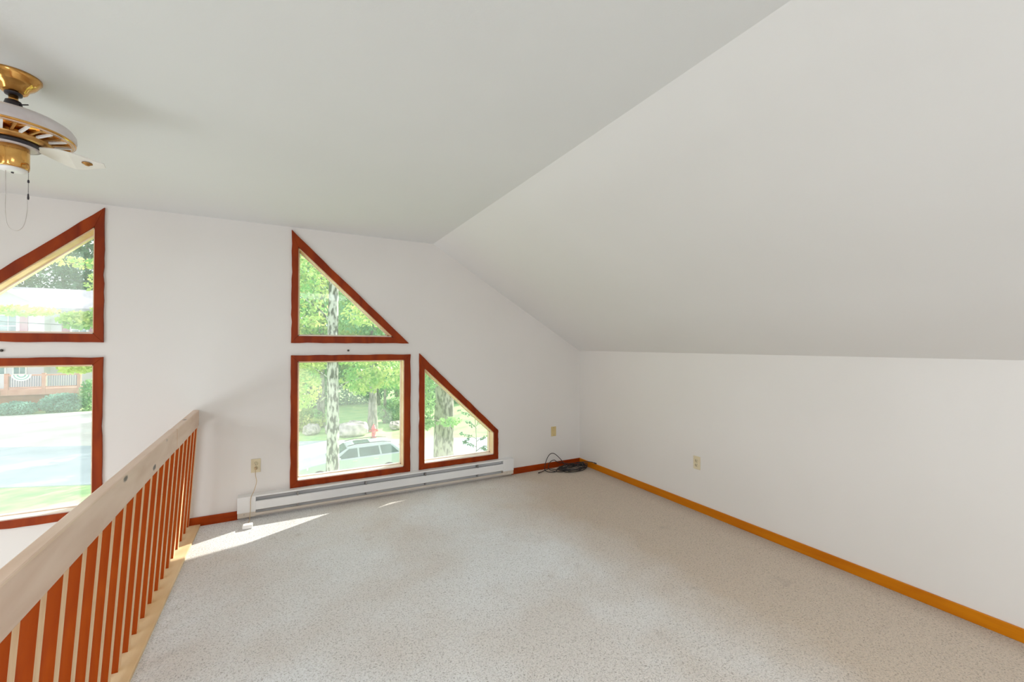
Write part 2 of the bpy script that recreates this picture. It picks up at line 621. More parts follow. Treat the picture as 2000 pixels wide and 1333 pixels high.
def gable(zb, e=0.0):
    return [(XL - e, zb), (XR + e, zb), (XR + e, K), (XC, H + e), (XCL, H + e), (XL - e, K)]


struct(wall_with_holes('wall_back', gable(ZL - .2, .12), [w[1] for w in WINS], YB, YB + WT, 'wall'), 'pale painted gable wall with the orange-framed windows', 'wall')

R_OPEN = [[(-1.35, .55), (-.65, .55), (-.65, 1.25), (-1.35, 1.25)],
          [(-2.0, 1.85), (-1.5, 1.85), (-1.5, 2.35), (-2.0, 2.35)]]
struct(wall_with_holes('wall_rear', gable(ZL - .2, .12), R_OPEN, YR - .12, YR, 'wall'), 'pale painted rear gable wall behind the camera', 'wall')
struct(MB().box(XR, XR + .12, YR - .1, YB + .02, -.25, K + .1).build('wall_right', 'wall'), 'long pale knee wall under the sloped ceiling', 'wall')
struct(MB().box(XL - .12, XL, YR - .1, YB + .02, ZL - .2, K + .1).build('wall_left', 'wall'), 'pale wall on the far side of the open hall', 'wall')
struct(MB().box(XCL - .05, XC, YR - .1, YB + .02, H, H + .12).build('ceiling', 'ceiling'), 'flat pale grey ceiling carrying the fan', 'ceiling')
_t = .14
struct(MB().prism([(XC, H), (XR + .05, K - .05 * (H - K) / (XR - XC)), (XR + .12, K + _t), (XC, H + _t)], 'xz', YR - .1, YB + .02).build('ceiling_slope_right', 'slope'), 'sloped pale ceiling on the right', 'ceiling')
struct(MB().prism([(XCL, H), (XCL, H + _t), (XL - .12, K + _t), (XL - .05, K - .05 * (H - K) / (XR - XC))], 'xz', YR - .1, YB + .02).build('ceiling_slope_left', 'slope'), 'sloped pale ceiling over the open hall', 'ceiling')
# loft deck: carpeted, its edge follows the railing line
NOS_IN = lambda y: -.598 - .006 * (y - 2.4)
NOS_OUT = lambda y: -.672 - .0155 * (y - 2.455)
_a, _b = YR, YB
fl = MB().prism([(NOS_IN(_a), _a), (XR + .02, _a), (XR + .02, _b + .02), (NOS_IN(_b), _b + .02)], 'xy', -.24, 0).build('floor', 'carpet')
struct(fl, 'worn beige carpet covering the loft floor', 'floor')
struct(MB().prism([(NOS_OUT(_a) - .02, _a), (NOS_IN(_a), _a), (NOS_IN(_b), _b), (NOS_OUT(_b) - .02, _b)], 'xy', -.26, .016).build('trim_1', 'nosing', bevel=.004), 'pale pine nosing board along the carpet edge under the balusters', 'trim')
struct(MB().box(XL - .1, XR + .1, YR - .1, YB + .02, ZL - .15, ZL).build('floor_hall', 'hall_floor'), 'tan floor of the hall below the loft', 'floor')
# roof; its unseen overhang is added and sized to trim the sun patch
OV = .86
sl = (H - K) / (XR - XC)
ro = MB()
ridge_z = K + .12 + sl * (XR + .5875)
for sgn in (1, -1):
    ex = XR + .75
    ze = K + .12 - .75 * sl
    pl = [(-.5875, ridge_z), (-.5875, ridge_z + .16), (ex if sgn > 0 else -1.175 - ex, ze + .16), (ex if sgn > 0 else -1.175 - ex, ze)]
    ro.prism(pl, 'xz', YR - .6, YB + WT + OV)
struct(ro.build('roof', 'fascia'), 'brown roof with an overhang added to shade the window wall', 'roof')
struct(MB().box(XL - .13, XR + .13, YB + .02, YB + WT, G - .2, ZL - .19).build('wall_foundation', 'siding'), 'foundation wall below the windows', 'wall')

# ------------------------------------------------------------------ casings, jambs, panes
def lerp2(a, b, t):
    return (a[0] + (b[0] - a[0]) * t, a[1] + (b[1] - a[1]) * t)


for wi, (O, I, lab) in enumerate(WINS):
    root = thing('window_%d' % (wi + 1), lab, 'window', (0, 0, 0), kind='structure')
    n = len(O)
    for i in range(n):
        j = (i + 1) % n
        seg = 16
        L = math.dist(O[i], O[j])
        nx, nz = (O[j][1] - O[i][1]) / L, -(O[j][0] - O[i][0]) / L
        outer = []
        for k in range(seg + 1):
            t = k / seg
            p = lerp2(O[i], O[j], t)
            jt = 0 if k in (0, seg) else random.uniform(-.0028, .0018) + (-.004 if random.random() < .12 else 0)
            sg = 1 if wi < 3 else 1
            cx, cz = sum(q[0] for q in O) / n, sum(q[1] for q in O) / n
            d = 1 if (p[0] - cx) * nx + (p[1] - cz) * nz > 0 else -1
            outer.append((p[0] + nx * d * jt, p[1] + nz * d * jt))
        poly = outer + [I[j], I[i]]
        b = MB().prism(poly, 'xz', YB - .017, YB + .001).build('casing_board', 'casing', root, bevel=.002)
        # jamb board lining the opening
        ci = (sum(q[0] for q in I) / n, sum(q[1] for q in I) / n)
        a2, b2 = I[i], I[j]
        Lx = math.dist(a2, b2)
        ux, uz = (b2[0] - a2[0]) / Lx, (b2[1] - a2[1]) / Lx
        px, pz = -uz, ux
        if (ci[0] - a2[0]) * px + (ci[1] - a2[1]) * pz < 0:
            px, pz = -px, -pz
        th = .008
        q = [a2, b2, (b2[0] + px * th, b2[1] + pz * th), (a2[0] + px * th, a2[1] + pz * th)]
        horiz = abs(uz) < .05 and a2[1] < 1.7 and abs(a2[1] - min(p[1] for p in I)) < .02
        MB().prism(q, 'xz', YB - .004, YB + WT + .01).build('sill' if horiz else 'jamb', 'sill' if horiz else 'jamb', root)
        # glazing stop
        th2 = .016
        q = [a2, b2, (b2[0] + px * th2, b2[1] + pz * th2), (a2[0] + px * th2, a2[1] + pz * th2)]
        MB().prism(q, 'xz', YB + .085, YB + .10).build('glazing_bead', 'sill', root)
    MB().prism(I, 'xz', YB + .1, YB + .104).build('pane', 'glass', root)

# made-up rear windows: plain casings round the added lamps' openings
for wi, op in enumerate(R_OPEN):
    (x0, z0), (x1, z1) = op[0], op[2]
    root = thing('window_%d' % (wi + 7), ['square opening added in the rear wall for a lamp', 'small opening added high in the rear wall for a lamp'][wi], 'window', kind='structure')
    for bx in ((x0 - .06, x0, z0 - .06, z1 + .06), (x1, x1 + .06, z0 - .06, z1 + .06), (x0, x1, z1, z1 + .06), (x0, x1, z0 - .06, z0)):
        MB().box(bx[0], bx[1], YR, YR + .018, bx[2], bx[3]).build('casing_board', 'casing', root)

# made-up roof, ceiling and hall windows: frames round the added fill lights
_ux = Vector((1, 0, .589)).normalized()
_un = Vector((.589, 0, -1)).normalized()
for wi, yc in enumerate((-.6, 2.1)):
    root = thing('window_%d' % (wi + 9), ['rear frame round a fill light added on the left slope', 'front frame round a fill light added on the left slope'][wi], 'window', (-3.45, yc, 2.027), kind='structure')
    for (a0, a1, y0, y1) in ((-.62, -.55, -.82, .82), (.55, .62, -.82, .82), (-.55, .55, -.82, -.75), (-.55, .55, .75, .82)):
        vv = []
        for d in (-.01, .03):
            for a, y in ((a0, y0), (a1, y0), (a1, y1), (a0, y1)):
                p = _ux * a + _un * d
                vv.append((p.x, y, p.z))
        MB().add(vv, [(0, 3, 2, 1), (4, 5, 6, 7), (0, 1, 5, 4), (1, 2, 6, 5), (2, 3, 7, 6), (3, 0, 4, 7)]).build('casing_board', 'casing', root)
root = thing('window_12', 'square frame round a fill light added on the flat ceiling behind the camera', 'window', kind='structure')
for (x0, x1, y0, y1) in ((-.22, -.15, -1.97, -.43), (1.25, 1.32, -1.97, -.43), (-.15, 1.25, -1.97, -1.9), (-.15, 1.25, -.5, -.43)):
    MB().box(x0, min(x1, XC), y0, y1, H - .04, H + .01).build('casing_board', 'casing', root)
root = thing('window_11', 'wide frame round a fill light added on the left wall', 'window', kind='structure')
for (y0, y1, z0, z1) in ((-.37, -.3, -1.97, -.23), (2.3, 2.37, -1.97, -.23), (-.3, 2.3, -1.97, -1.9), (-.3, 2.3, -.3, -.23)):
    MB().box(XL, XL + .04, y0, y1, z0, z1).build('casing_board', 'casing', root)

# ------------------------------------------------------------------ baseboards
BH = .07
struct(MB().box(NOS_IN(YB) - .085, -.352, YB - .014, YB, .0, BH + .004).build('baseboard_back', 'base_red', bevel=.003), 'red-stained baseboard between railing and heater', 'baseboard')
struct(MB().box(2.308, XR, YB - .014, YB, .0, BH).build('baseboard_back', 'base_red', bevel=.003), 'red-stained baseboard between heater and room corner', 'baseboard')
struct(MB().box(XR - .014, XR, YR, YB - .014, .0, BH).build('baseboard_right', 'base_gold', bevel=.003), 'golden baseboard along the long right wall', 'baseboard')

# ------------------------------------------------------------------ railing
RAIL_IN = lambda y: -.559 - .0241 * (y - 1.374)
BAL_IN = lambda y: -.657 - .0155 * (y - 2.455)
rl = thing('railing', 'pine loft railing with pale worn top rail and orange balusters', 'railing', (RAIL_IN(YB), YB, 0))
RX, RY = RAIL_IN(YB), YB


def rail_piece(y0, y1, dz=0.0, dx=0.0):
    w = .043
    v = []
    for y in (y0, y1):
        xi = RAIL_IN(y) + dx
        for x, z in ((xi, .824), (xi, .958), (xi - w, .958), (xi - w, .824)):
            v.append((x - RX, y - RY, z + dz))
    return MB().add(v, [(0, 1, 2, 3), (7, 6, 5, 4), (0, 4, 5, 1), (1, 5, 6, 2), (2, 6, 7, 3), (3, 7, 4, 0)])


rail_piece(-1.6, 3.385).build('top_rail', 'rail', rl, bevel=.006)
rail_piece(3.387, YB, .0, .003).build('top_rail', 'rail', rl, bevel=.006)
bw = .038
dx = .052
hb = .83
bm_ = MB()
v = [(0, 0, 0), (0, bw, 0), (-bw, bw, 0), (-bw, 0, 0), (dx, 0, hb), (dx, bw, hb), (dx - bw, bw, hb), (dx - bw, 0, hb)]
bm_.add(v, [(0, 1, 5, 4)], 1)
bm_.add(v, [(1, 2, 6, 5), (2, 3, 7, 6), (3, 0, 4, 7), (0, 3, 2, 1), (4, 5, 6, 7)], 0)
bal_me = bm_.mesh('baluster')
bal_me.materials.append(M['bal_side'])
bal_me.materials.append(M['bal_front'])
yb = 1.376 - .145 * 20
first = True
while yb < YB - .03:
    o = bpy.data.objects.new('baluster', bal_me)
    COL.objects.link(o)
    o.parent = rl
    o.location = (BAL_IN(yb) - RX, yb - RY, .010)
    yb += .1445
# half post against the wall
o = bpy.data.objects.new('baluster', bal_me)
COL.objects.link(o)
o.parent = rl
o.location = (BAL_IN(YB) - RX, -bw, .010)

# ------------------------------------------------------------------ baseboard heater
HX0, HX1 = -.352, 2.304
ht = thing('baseboard_heater', 'long white electric baseboard heater under the windows', 'heater', ((HX0 + HX1) / 2, YB, 0))
hx = (HX0 + HX1) / 2
D = .066
hl = HX1 - HX0


def hb_(x0, x1, y0, y1, z0, z1):
    return MB().box(x0 - hx, x1 - hx, y0, y1, z0, z1)


hb_(HX0 + .01, HX1 - .01, -.010, 0, .03, .196).build('back_plate', 'white_enamel', ht)
# top cover with a rolled front lip
MB().prism([(-D + .002, .189), (-D + .008, .200), (0, .206), (0, .200), (-D + .012, .195), (-D + .006, .187)], 'yz', HX0 - hx + .002, HX1 - hx - .002).build('top_cover', 'white_enamel', ht)
MB().prism([(-D, .082), (-D, .150), (-D + .010, .155), (-D + .011, .151), (-D + .004, .147), (-D + .004, .086), (-D + .012, .079), (-D + .010, .076)], 'yz', HX0 - hx + .13, HX1 - hx - .13).build('front_panel', 'white_enamel', ht)
MB().prism([(-D + .006, .032), (-D + .002, .054), (-D + .006, .055), (-.01, .040), (-.01, .034)], 'yz', HX0 - hx + .13, HX1 - hx - .13).build('toe_plate', 'heater_tan', ht)
for a, b in ((HX0, HX0 + .135), (HX1 - .135, HX1)):
    e = hb_(a, b, -D - .001, 0, .066, .2).build('end_cap', 'white_enamel', ht, bevel=.004)
    hb_(a + .002, b - .002, -D + .004, 0, .026, .066).build('end_cap_base', 'heater_tan', e, bevel=.002)
    MB().lathe([(.0001, 0), (.004, 0), (.0035, .002), (.0001, .0025)], 12, (a + .05 - hx, -D + .0025, .052), axis='y').build('screw', 'heater_in', e)
fin = MB().box(-.0006, .0006, -.054, -.014, .085, .15)
fin_mb = MB()
x = HX0 + .14
el = MB().tube([(HX0 + .13 - hx, -.034, .118), (HX1 - .13 - hx, -.034, .118)], .008, 10).build('heating_element', 'heater_in', ht)
while x < HX1 - .14:
    fin_mb.box(x - hx, x - hx + .0012, -.052, -.014, .088, .148)
    x += .0085
tag(fin_mb.build('fins', 'heater_in', ht), kind='stuff')
for k in range(4):
    xx = HX0 + .45 + k * (hl - .9) / 3
    hb_(xx, xx + .012, -D + .002, -.010, .06, .185).build('bracket', 'heater_in', ht)


# ------------------------------------------------------------------ wall plates
def outlet(name, label, cat, loc, rotz, mat, kind):
    t = thing(name, label, cat, loc)
    t.rotation_euler = (0, 0, rotz)
    MB().box(-.036, .036, -.006, 0, -.059, .059).build('cover_plate', mat, t, bevel=.003)
    if kind == 'duplex':
        for s in (-1, 1):
            rc = MB().lathe([(.0001, 0), (.017, 0), (.0165, -.0025), (.0001, -.0025)], 20, (0, -.006, s * .0195), axis='y').build('receptacle', mat, t)
            for dx_ in (-.006, .006):
                MB().box(dx_ - .0012, dx_ + .0012, -.0095, -.007, s * .0195 - .001, s * .0195 + .008).build('slot', 'slot', rc)
            MB().lathe([(.0001, 0), (.0024, 0), (.0024, -.0012), (.0001, -.0012)], 10, (0, -.0084, s * .0195 - .008), axis='y').build('slot', 'slot', rc)
        MB().lathe([(.0001, 0), (.003, 0), (.0025, -.0015), (.0001, -.002)], 10, (0, -.006, 0), axis='y').build('screw', mat, t)
    else:
        MB().box(-.012, .012, -.0085, -.006, -.03, .03).build('jack_insert', mat, t, bevel=.001)
        for z in (-.045, .045):
            MB().lathe([(.0001, 0), (.003, 0), (.0025, -.0015), (.0001, -.002)], 10, (0, -.006, z), axis='y').build('screw', 'slot', t)
    return t


outlet('wall_outlet', 'ivory wall outlet with a tan cord plugged in, left of the square window', 'outlet', (-.222, YB, .443), 0, 'ivory', 'duplex')
outlet('wall_plate', 'yellowed wall plate above the cable near the room corner', 'wall plate', (2.894, YB, .442), 0, 'ivory_yellow', 'jack')
outlet('wall_outlet', 'ivory outlet alone on the long right wall', 'outlet', (XR, 2.556, .434), -PI / 2, 'ivory', 'duplex')

# cord: plug, lead, adapter block on the carpet
cd = thing('extension_cord', 'thin tan cord running from the outlet to a white block on the carpet', 'cord', (-.245, 4.05, 0))


def rel(pts, o):
    return [(p[0] - o[0], p[1] - o[1], p[2] - o[2]) for p in pts]


def smooth_path(pts, sub=8):
    out = []
    P = [Vector(p) for p in pts]
    for i in range(len(P) - 1):
        p0 = P[max(i - 1, 0)]
        p1, p2 = P[i], P[i + 1]
        p3 = P[min(i + 2, len(P) - 1)]
        for k in range(sub):
            t = k / sub
            out.append(.5 * ((2 * p1) + (p2 - p0) * t + (2 * p0 - 5 * p1 + 4 * p2 - p3) * t * t + (3 * p1 - p0 - 3 * p2 + p3) * t ** 3))
    out.append(P[-1])
    return out


co = cd.location
MB().lathe([(.0001, -.009), (.013, -.009), (.013, -.022), (.008, -.034), (.0001, -.036)], 14, (-.222 - co.x, YB - co.y, .4235), axis='y').build('plug', 'cord_tan', cd)
lead = smooth_path([(-.222, YB - .034, .42), (-.221, YB - .045, .37), (-.214, YB - .04, .31), (-.232, YB - .055, .24), (-.252, YB - .075, .19), (-.254, YB - .08, .10), (-.258, YB - .085, .03), (-.262, YB - .13, .012), (-.268, 4.07, .02)], 8)
MB().tube(rel(lead, co), .0028, 7).build('lead', 'cord_tan', cd)
MB().box(-.037, .033, -.03, .025, 0, .032).build('adapter_block', 'white_plastic', cd, bevel=.005, loc=(-.262 - co.x, 4.045 - co.y, .001))

# ------------------------------------------------------------------ black cable coil in the corner
cb = thing('cable_coil', 'black coaxial cable in a tangled coil by the room corner', 'cable', (2.99, 4.1, 0))
pts = [(2.625, 4.165, .008), (2.68, 4.18, .012), (2.78, 4.20, .02)]
pts += [(2.84, 4.13, .012), (2.76, 4.10, .01), (2.70, 4.17, .02), (2.735, 4.215, .09), (2.79, 4.225, .175), (2.855, 4.225, .19), (2.93, 4.21, .13), (2.98, 4.17, .05)]
pts += [(2.93, 4.08, .012), (2.82, 4.08, .012), (2.75, 4.16, .03), (2.79, 4.215, .085), (2.86, 4.22, .11), (2.93, 4.20, .075)]
rr = random.Random(5)
for k in range(66):
    a = k * .92 + .3
    rx = .175 + rr.uniform(-.05, .045)
    ry = .085 + rr.uniform(-.035, .028)
    px_ = 3.03 + rx * math.cos(a) + rr.uniform(-.02, .02)
    py_ = 4.085 + ry * math.sin(a) + rr.uniform(-.01, .01)
    pts.append((min(px_, XR - .03), min(py_, YB - .03), .010 + .045 * rr.random() * (0.4 + k / 70)))
pts += [(3.1, 4.14, .06), (3.18, 4.06, .085), (3.235, 3.99, .095), (3.262, 3.945, .088)]
MB().tube(rel(smooth_path(pts, 6), cb.location), .0042, 7).build('cable', 'black_cord', cb)
for a, b in (((2.600, 4.158, .009), (2.632, 4.167, .009)), ((3.257, 3.952, .090), (3.268, 3.925, .084))):
    MB().tube(rel([a, b], cb.location), .0075, 8).build('connector', 'hook', cb)

# ------------------------------------------------------------------ hooks on the window wall
for lab, x_, z_ in (('small dark nail in the wall above the square window', .528, 1.444), ('small dark nail in the wall above the lower left window', -1.748, 1.454)):
    o = MB().lathe([(.0001, 0), (.004, 0), (.004, -.006), (.010, -.008), (.008, -.013), (.0001, -.014)], 14, (0, 0, 0), axis='y').build('wall_nail', 'hook', loc=(x_, YB, z_))
    tag(o, lab, 'nail', 'nails above the windows')

# ------------------------------------------------------------------ ceiling fan
FX, FY = -.955, 2.392
fan = thing('ceiling_fan', 'brass and white ceiling fan hanging from the flat ceiling', 'ceiling fan', (FX, FY, H))
q = lambda prof: [(r, z - H) for r, z in prof]
MB().lathe(q([(.0001, H), (.078, H), (.078, 2.556), (.072, 2.548), (.066, 2.536), (.058, 2.526), (.044, 2.514), (.038, 2.500), (.030, 2.494), (.0001, 2.493)]), 40).build('canopy', 'brass', fan)
MB().lathe(q([(.0001, 2.5), (.026, 2.5), (.024, 2.486), (.0001, 2.484)]), 24).build('hanger_collar', 'dark_metal', fan)
MB().lathe(q([(.0001, 2.49), (.0135, 2.49), (.0135, 2.43), (.0001, 2.43)]), 24).build('downrod', 'brass', fan)
cp = MB().lathe(q([(.0001, 2.462), (.022, 2.462), (.026, 2.445), (.030, 2.428), (.034, 2.415), (.0001, 2.415)]), 24).build('coupling', 'dark_metal', fan)
MB().tube([(.02, -.01, 2.448 - H), (.05, -.022, 2.450 - H)], .0022, 6).build('set_screw', 'dark_metal', cp)
ho = MB().lathe(q([(.0001, 2.422), (.055, 2.421), (.10, 2.412), (.14, 2.398), (.166, 2.382), (.176, 2.366), (.178, 2.348), (.175, 2.336), (.170, 2.328), (.162, 2.326), (.158, 2.332), (.0001, 2.332)]), 56).build('motor_housing', 'fan_white', fan)
# brass lower bowl with radial vent ribs
MB().lathe(q([(.0001, 2.331), (.156, 2.331), (.156, 2.328), (.0001, 2.326)]), 48).build('vent_plate', 'dark_metal', ho)
MB().lathe(q([(.166, 2.3265), (.1745, 2.331), (.1760, 2.336), (.1745, 2.340), (.160, 2.334)]), 56).build('brass_band', 'brass', ho)
MB().lathe(q([(.0001, 2.318), (.112, 2.318), (.112, 2.302), (.098, 2.296), (.0001, 2.296)]), 48).build('brass_ring', 'brass_dark', fan)
for k in range(30):
    a = 2 * PI * k / 30
    r0, r1 = .106, .160
    rib = MB()
    ca, sa = math.cos(a), math.sin(a)
    ca2, sa2 = math.cos(a + .10), math.sin(a + .10)
    w = .0040
    vv = []
    for (r, c, s, z0, z1) in ((r0, ca, sa, 2.306, 2.314), (r1, ca2, sa2, 2.322, 2.330)):
        for sg in (-1, 1):
            for z in (z0, z1):
                vv.append((r * c - sg * w * s, r * s + sg * w * c, z - H))
    rib.add(vv, [(0, 1, 3, 2), (4, 6, 7, 5), (0, 2, 6, 4), (1, 5, 7, 3), (0, 4, 5, 1), (2, 3, 7, 6)])
    rib.build('vent_rib', 'white_plastic' if k % 2 else 'brass_dark', ho)
MB().lathe(q([(.0001, 2.297), (.080, 2.297), (.083, 2.290), (.076, 2.282), (.0001, 2.281)]), 40).build('flywheel', 'dark_metal', fan)
MB().lathe(q([(.076, 2.2825), (.060, 2.279), (.050, 2.2805), (.0001, 2.2805)]), 40).build('flywheel_cap', 'fan_white', fan)
sw = MB().lathe(q([(.0001, 2.282), (.044, 2.282), (.046, 2.276), (.046, 2.200), (.044, 2.194), (.0001, 2.194)]), 36).build('switch_housing', 'brass', fan)
MB().lathe(q([(.0001, 2.195), (.042, 2.195), (.038, 2.186), (.022, 2.181), (.0001, 2.180)]), 32).build('bottom_cap', 'white_plastic', sw)
MB().lathe(q([(.0001, 2.182), (.004, 2.182), (.004, 2.176), (.0001, 2.175)]), 12).build('cap_nut', 'dark_metal', sw)
for bi, ang in enumerate((math.radians(2), math.radians(126), math.radians(238))):
    ca, sa = math.cos(ang), math.sin(ang)
    ro_ = lambda x, y, z: (x * ca - y * sa, x * sa + y * ca, z - H)
    # ornate blade iron: curved outline plate with a scrolled rim and a rosette
    outl = []
    for k in range(25):
        t = k / 24
        xx = .07 + .20 * t
        wd = .016 + .034 * math.sin(PI * min(1, t * 1.05)) ** 1.3 if t < .95 else .016 + .028 * math.sin(PI * .9975) ** 1.3
        outl.append((xx, wd if t < .97 else .012))
    zf = lambda x_: 2.288 - .022 * min(1, (x_ - .07) / .1)
    top = [ro_(x_, w_, zf(x_) - w_ * .32) for x_, w_ in outl] + [ro_(x_, -w_, zf(x_) + w_ * .32) for x_, w_ in reversed(outl)]
    nn = len(outl)
    mb = MB()
    vv = top + [(p[0], p[1], p[2] - .006) for p in top]
    N2 = len(top)
    fc = []
    for k in range(nn - 1):
        a_, b_, c_, d_ = k, k + 1, N2 - 2 - k, N2 - 1 - k
        fc.append((a_, b_, c_, d_))
        fc.append((d_ + N2, c_ + N2, b_ + N2, a_ + N2))
    fc += [(k, k + N2, (k + 1) % N2 + N2, (k + 1) % N2) for k in range(N2)]
    mb.add(vv, fc)
    iron = mb.build('blade_iron', 'fan_cream', fan, bevel=.0015)
    MB().lathe([(.0001, 0), (.018, 0), (.016, -.004), (.010, -.006), (.006, -.010), (.0001, -.011)], 20, ro_(.215, 0, 2.262)).build('rosette', 'brass_dark', iron)
    if bi:
        bl = []
        for k in range(21):
            t = k / 20
            bl.append((.20 + .42 * t, (.052 + .018 * t) * (1 if t < .9 else math.sqrt(max(0, 1 - ((t - .9) / .1) ** 2)) * .9 + .1)))
        tilt = .30
        top = [ro_(x_, w_, 2.274 - w_ * tilt) for x_, w_ in bl] + [ro_(x_, -w_, 2.274 + w_ * tilt) for x_, w_ in reversed(bl)]
        N2 = len(top)
        nn = len(bl)
        vv = top + [(p[0], p[1], p[2] - .006) for p in top]
        fc = []
        for k in range(nn - 1):
            fc.append((k, k + 1, N2 - 2 - k, N2 - 1 - k))
            fc.append((N2 - 1 - k + N2, N2 - 2 - k + N2, k + 1 + N2, k + N2))
        fc += [(k, k + N2, (k + 1) % N2 + N2, (k + 1) % N2) for k in range(N2)]
        MB().add(vv, fc).build('blade', 'fan_cream', fan)
# pull chains
rx_, ry_ = .86, -.51
pc = MB().tube(smooth_path([(.044 * rx_, .044 * ry_, 2.212 - H), (.058 * rx_, .058 * ry_, 2.212 - H), (.066 * rx_, .066 * ry_, 2.204 - H), (.067 * rx_, .067 * ry_, 2.19 - H)], 6), .0036, 8).build('chain_spout', 'brass_dark', fan)
ch = MB()
for k in range(24):
    ch.lathe([(.0001, .0014), (.0013, .0008), (.0013, -.0008), (.0001, -.0014)], 6, (.067 * rx_, .067 * ry_, 2.190 - H - k * .0042))
c2 = ch.build('pull_chain', 'dark_metal', fan)
MB().lathe([(.0001, .008), (.0026, .005), (.0036, -.004), (.0001, -.008)], 10, (.067 * rx_, .067 * ry_, 2.142 - H)).build('chain_bead', 'dark_metal', c2)
MB().lathe([(.0001, .012), (.0022, .009), (.0034, -.006), (.0024, -.012), (.0001, -.013)], 10, (.067 * rx_, .067 * ry_, 2.082 - H)).build('chain_pull', 'dark_metal', c2)
lp = smooth_path([(-.015, -.01, 2.19 - H), (-.014, -.01, 2.10 - H), (-.014, -.01, 2.02 - H), (-.006, -.012, 1.965 - H), (.016, -.016, 1.945 - H), (.040, -.022, 1.965 - H), (.052, -.028, 2.02 - H), (.054, -.032, 2.075 - H)], 8)
MB().tube(lp, .0014, 6).build('looped_cord', 'pale_chain', fan)

# ================================================================== OUTSIDE
def ground(name, poly, z, mat, label, cat='ground'):
    return struct(MB().prism(poly, 'xy', z - .3, z).build(name, mat), label, cat)


ground('lawn', [(-90, YB + WT + .02), (90, YB + WT + .02), (90, 130), (-90, 130)], G, 'grass', 'pale green grass outside the house')
near = lambda x: 21.4 - .39 * x
far = lambda x: 29.3 - .41 * x
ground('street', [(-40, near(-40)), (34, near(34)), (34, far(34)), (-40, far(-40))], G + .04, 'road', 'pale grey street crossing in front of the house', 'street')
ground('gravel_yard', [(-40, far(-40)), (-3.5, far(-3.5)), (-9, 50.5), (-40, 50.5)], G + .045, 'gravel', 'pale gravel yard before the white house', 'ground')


SZ, CN = .66, 2.1


def leaves(centers, radii, counts, size, seed, flat=.5, elong=1.6):
    r = np.random.default_rng(seed)
    allv = []
    for c, rad, n in zip(centers, radii, counts):
        n = int(n * CN)
        rad = np.array(rad if hasattr(rad, '__len__') else (rad, rad, rad * .8))
        d = r.normal(size=(n, 3))
        d /= np.linalg.norm(d, axis=1)[:, None]
        rr_ = r.uniform(.25, 1, n) ** .5
        p = np.array(c) + d * rr_[:, None] * rad
        u = r.normal(size=(n, 3))
        u /= np.linalg.norm(u, axis=1)[:, None]
        w = np.cross(u, r.normal(size=(n, 3)))
        w /= np.linalg.norm(w, axis=1)[:, None]
        s = size * SZ * r.uniform(.6, 1.3, n)[:, None]
        q4 = np.stack([p - u * s * elong * .5, p + w * s * .5, p + u * s * elong * .5, p - w * s * .5], 1)
        allv.append(q4.reshape(-1, 3))
    V = np.concatenate(allv)
    me = bpy.data.meshes.new('foliage')
    nq = len(V) // 4
    me.vertices.add(len(V))
    me.vertices.foreach_set('co', V.astype(np.float32).ravel())
    me.loops.add(nq * 4)
    me.loops.foreach_set('vertex_index', np.arange(nq * 4, dtype=np.int32))
    me.polygons.add(nq)
    me.polygons.foreach_set('loop_start', np.arange(0, nq * 4, 4, dtype=np.int32))
    me.update(calc_edges=True)
    return me


def foliage(parent, blobs, size, mat, seed, name='foliage', elong=1.6):
    """blobs: (centre relative to the tree base, radius, count)"""
    me = leaves([b[0] for b in blobs], [b[1] for b in blobs], [b[2] for b in blobs], size, seed, elong=elong)
    me.materials.append(M[mat])
    o = bpy.data.objects.new(name, me)
    COL.objects.link(o)
    o.parent = parent
    return tag(o, kind='stuff')


def tree(label, base, h, r, bark, leafmat, blobs, size, seed, branches=(), lean=(0, 0), group=None, name='tree', cat='tree'):
    t = thing(name, label, cat, base, group)
    rr_ = random.Random(seed)
    pts, rs = [], []
    for k in range(11):
        s = k / 10
        pts.append((lean[0] * s + rr_.uniform(-.04, .04) * r * 2, lean[1] * s + rr_.uniform(-.04, .04) * r * 2, h * s - (.1 if k == 0 else 0)))
        rs.append(r * (1.35 if k == 0 else 1.08 if k == 1 else 1 - .55 * s))
    MB().tube(smooth_path(pts, 2), [rs[min(i // 2, 10)] for i in range(21)], 14).build('trunk', bark, t)
    for bp_, br in branches:
        sp = smooth_path(bp_, 4)
        MB().tube(sp, [br * (1 - .75 * i / (len(sp) - 1)) for i in range(len(sp))], 7).build('branch', bark, t)
    if blobs:
        foliage(t, blobs, size, leafmat, seed)
    return t


# ---- near trees
tree('lichen-spotted tree trunk standing before the parked car', (1.0, 10.85, G), 12, .165, 'bark_lichen', 'leaf_yellow',
     [((-.62, .4, 4.95), (.42, .5, .55), 330), ((-.5, .5, 5.6), (.5, .5, .3), 160), ((.75, .5, 5.1), (.55, .6, .42), 330), ((1.45, .5, 5.2), (.55, .6, .4), 330),
      ((.5, .4, 5.7), (.9, .6, .25), 260), ((-.45, .5, 7.0), (.6, .6, .6), 240), ((.9, .5, 6.8), (.7, .6, .35), 220), ((.0, .5, 7.9), (.8, .8, .5), 240), ((0, .5, 11), (2.6, 2.4, 1.8), 900)],
     .105, 21,
     branches=[([(0, 0, 4.85), (-.14, .2, 4.74), (-.3, .35, 4.60), (-.55, .45, 4.52)], .03), ([(0, 0, 5.1), (-.2, .1, 5.3), (-.5, .3, 5.5)], .024), ([(0, 0, 4.9), (.5, .4, 5.1), (1.4, .5, 5.3)], .03), ([(0, 0, 6.4), (-.25, .2, 6.8), (-.6, .4, 7.1)], .035)])
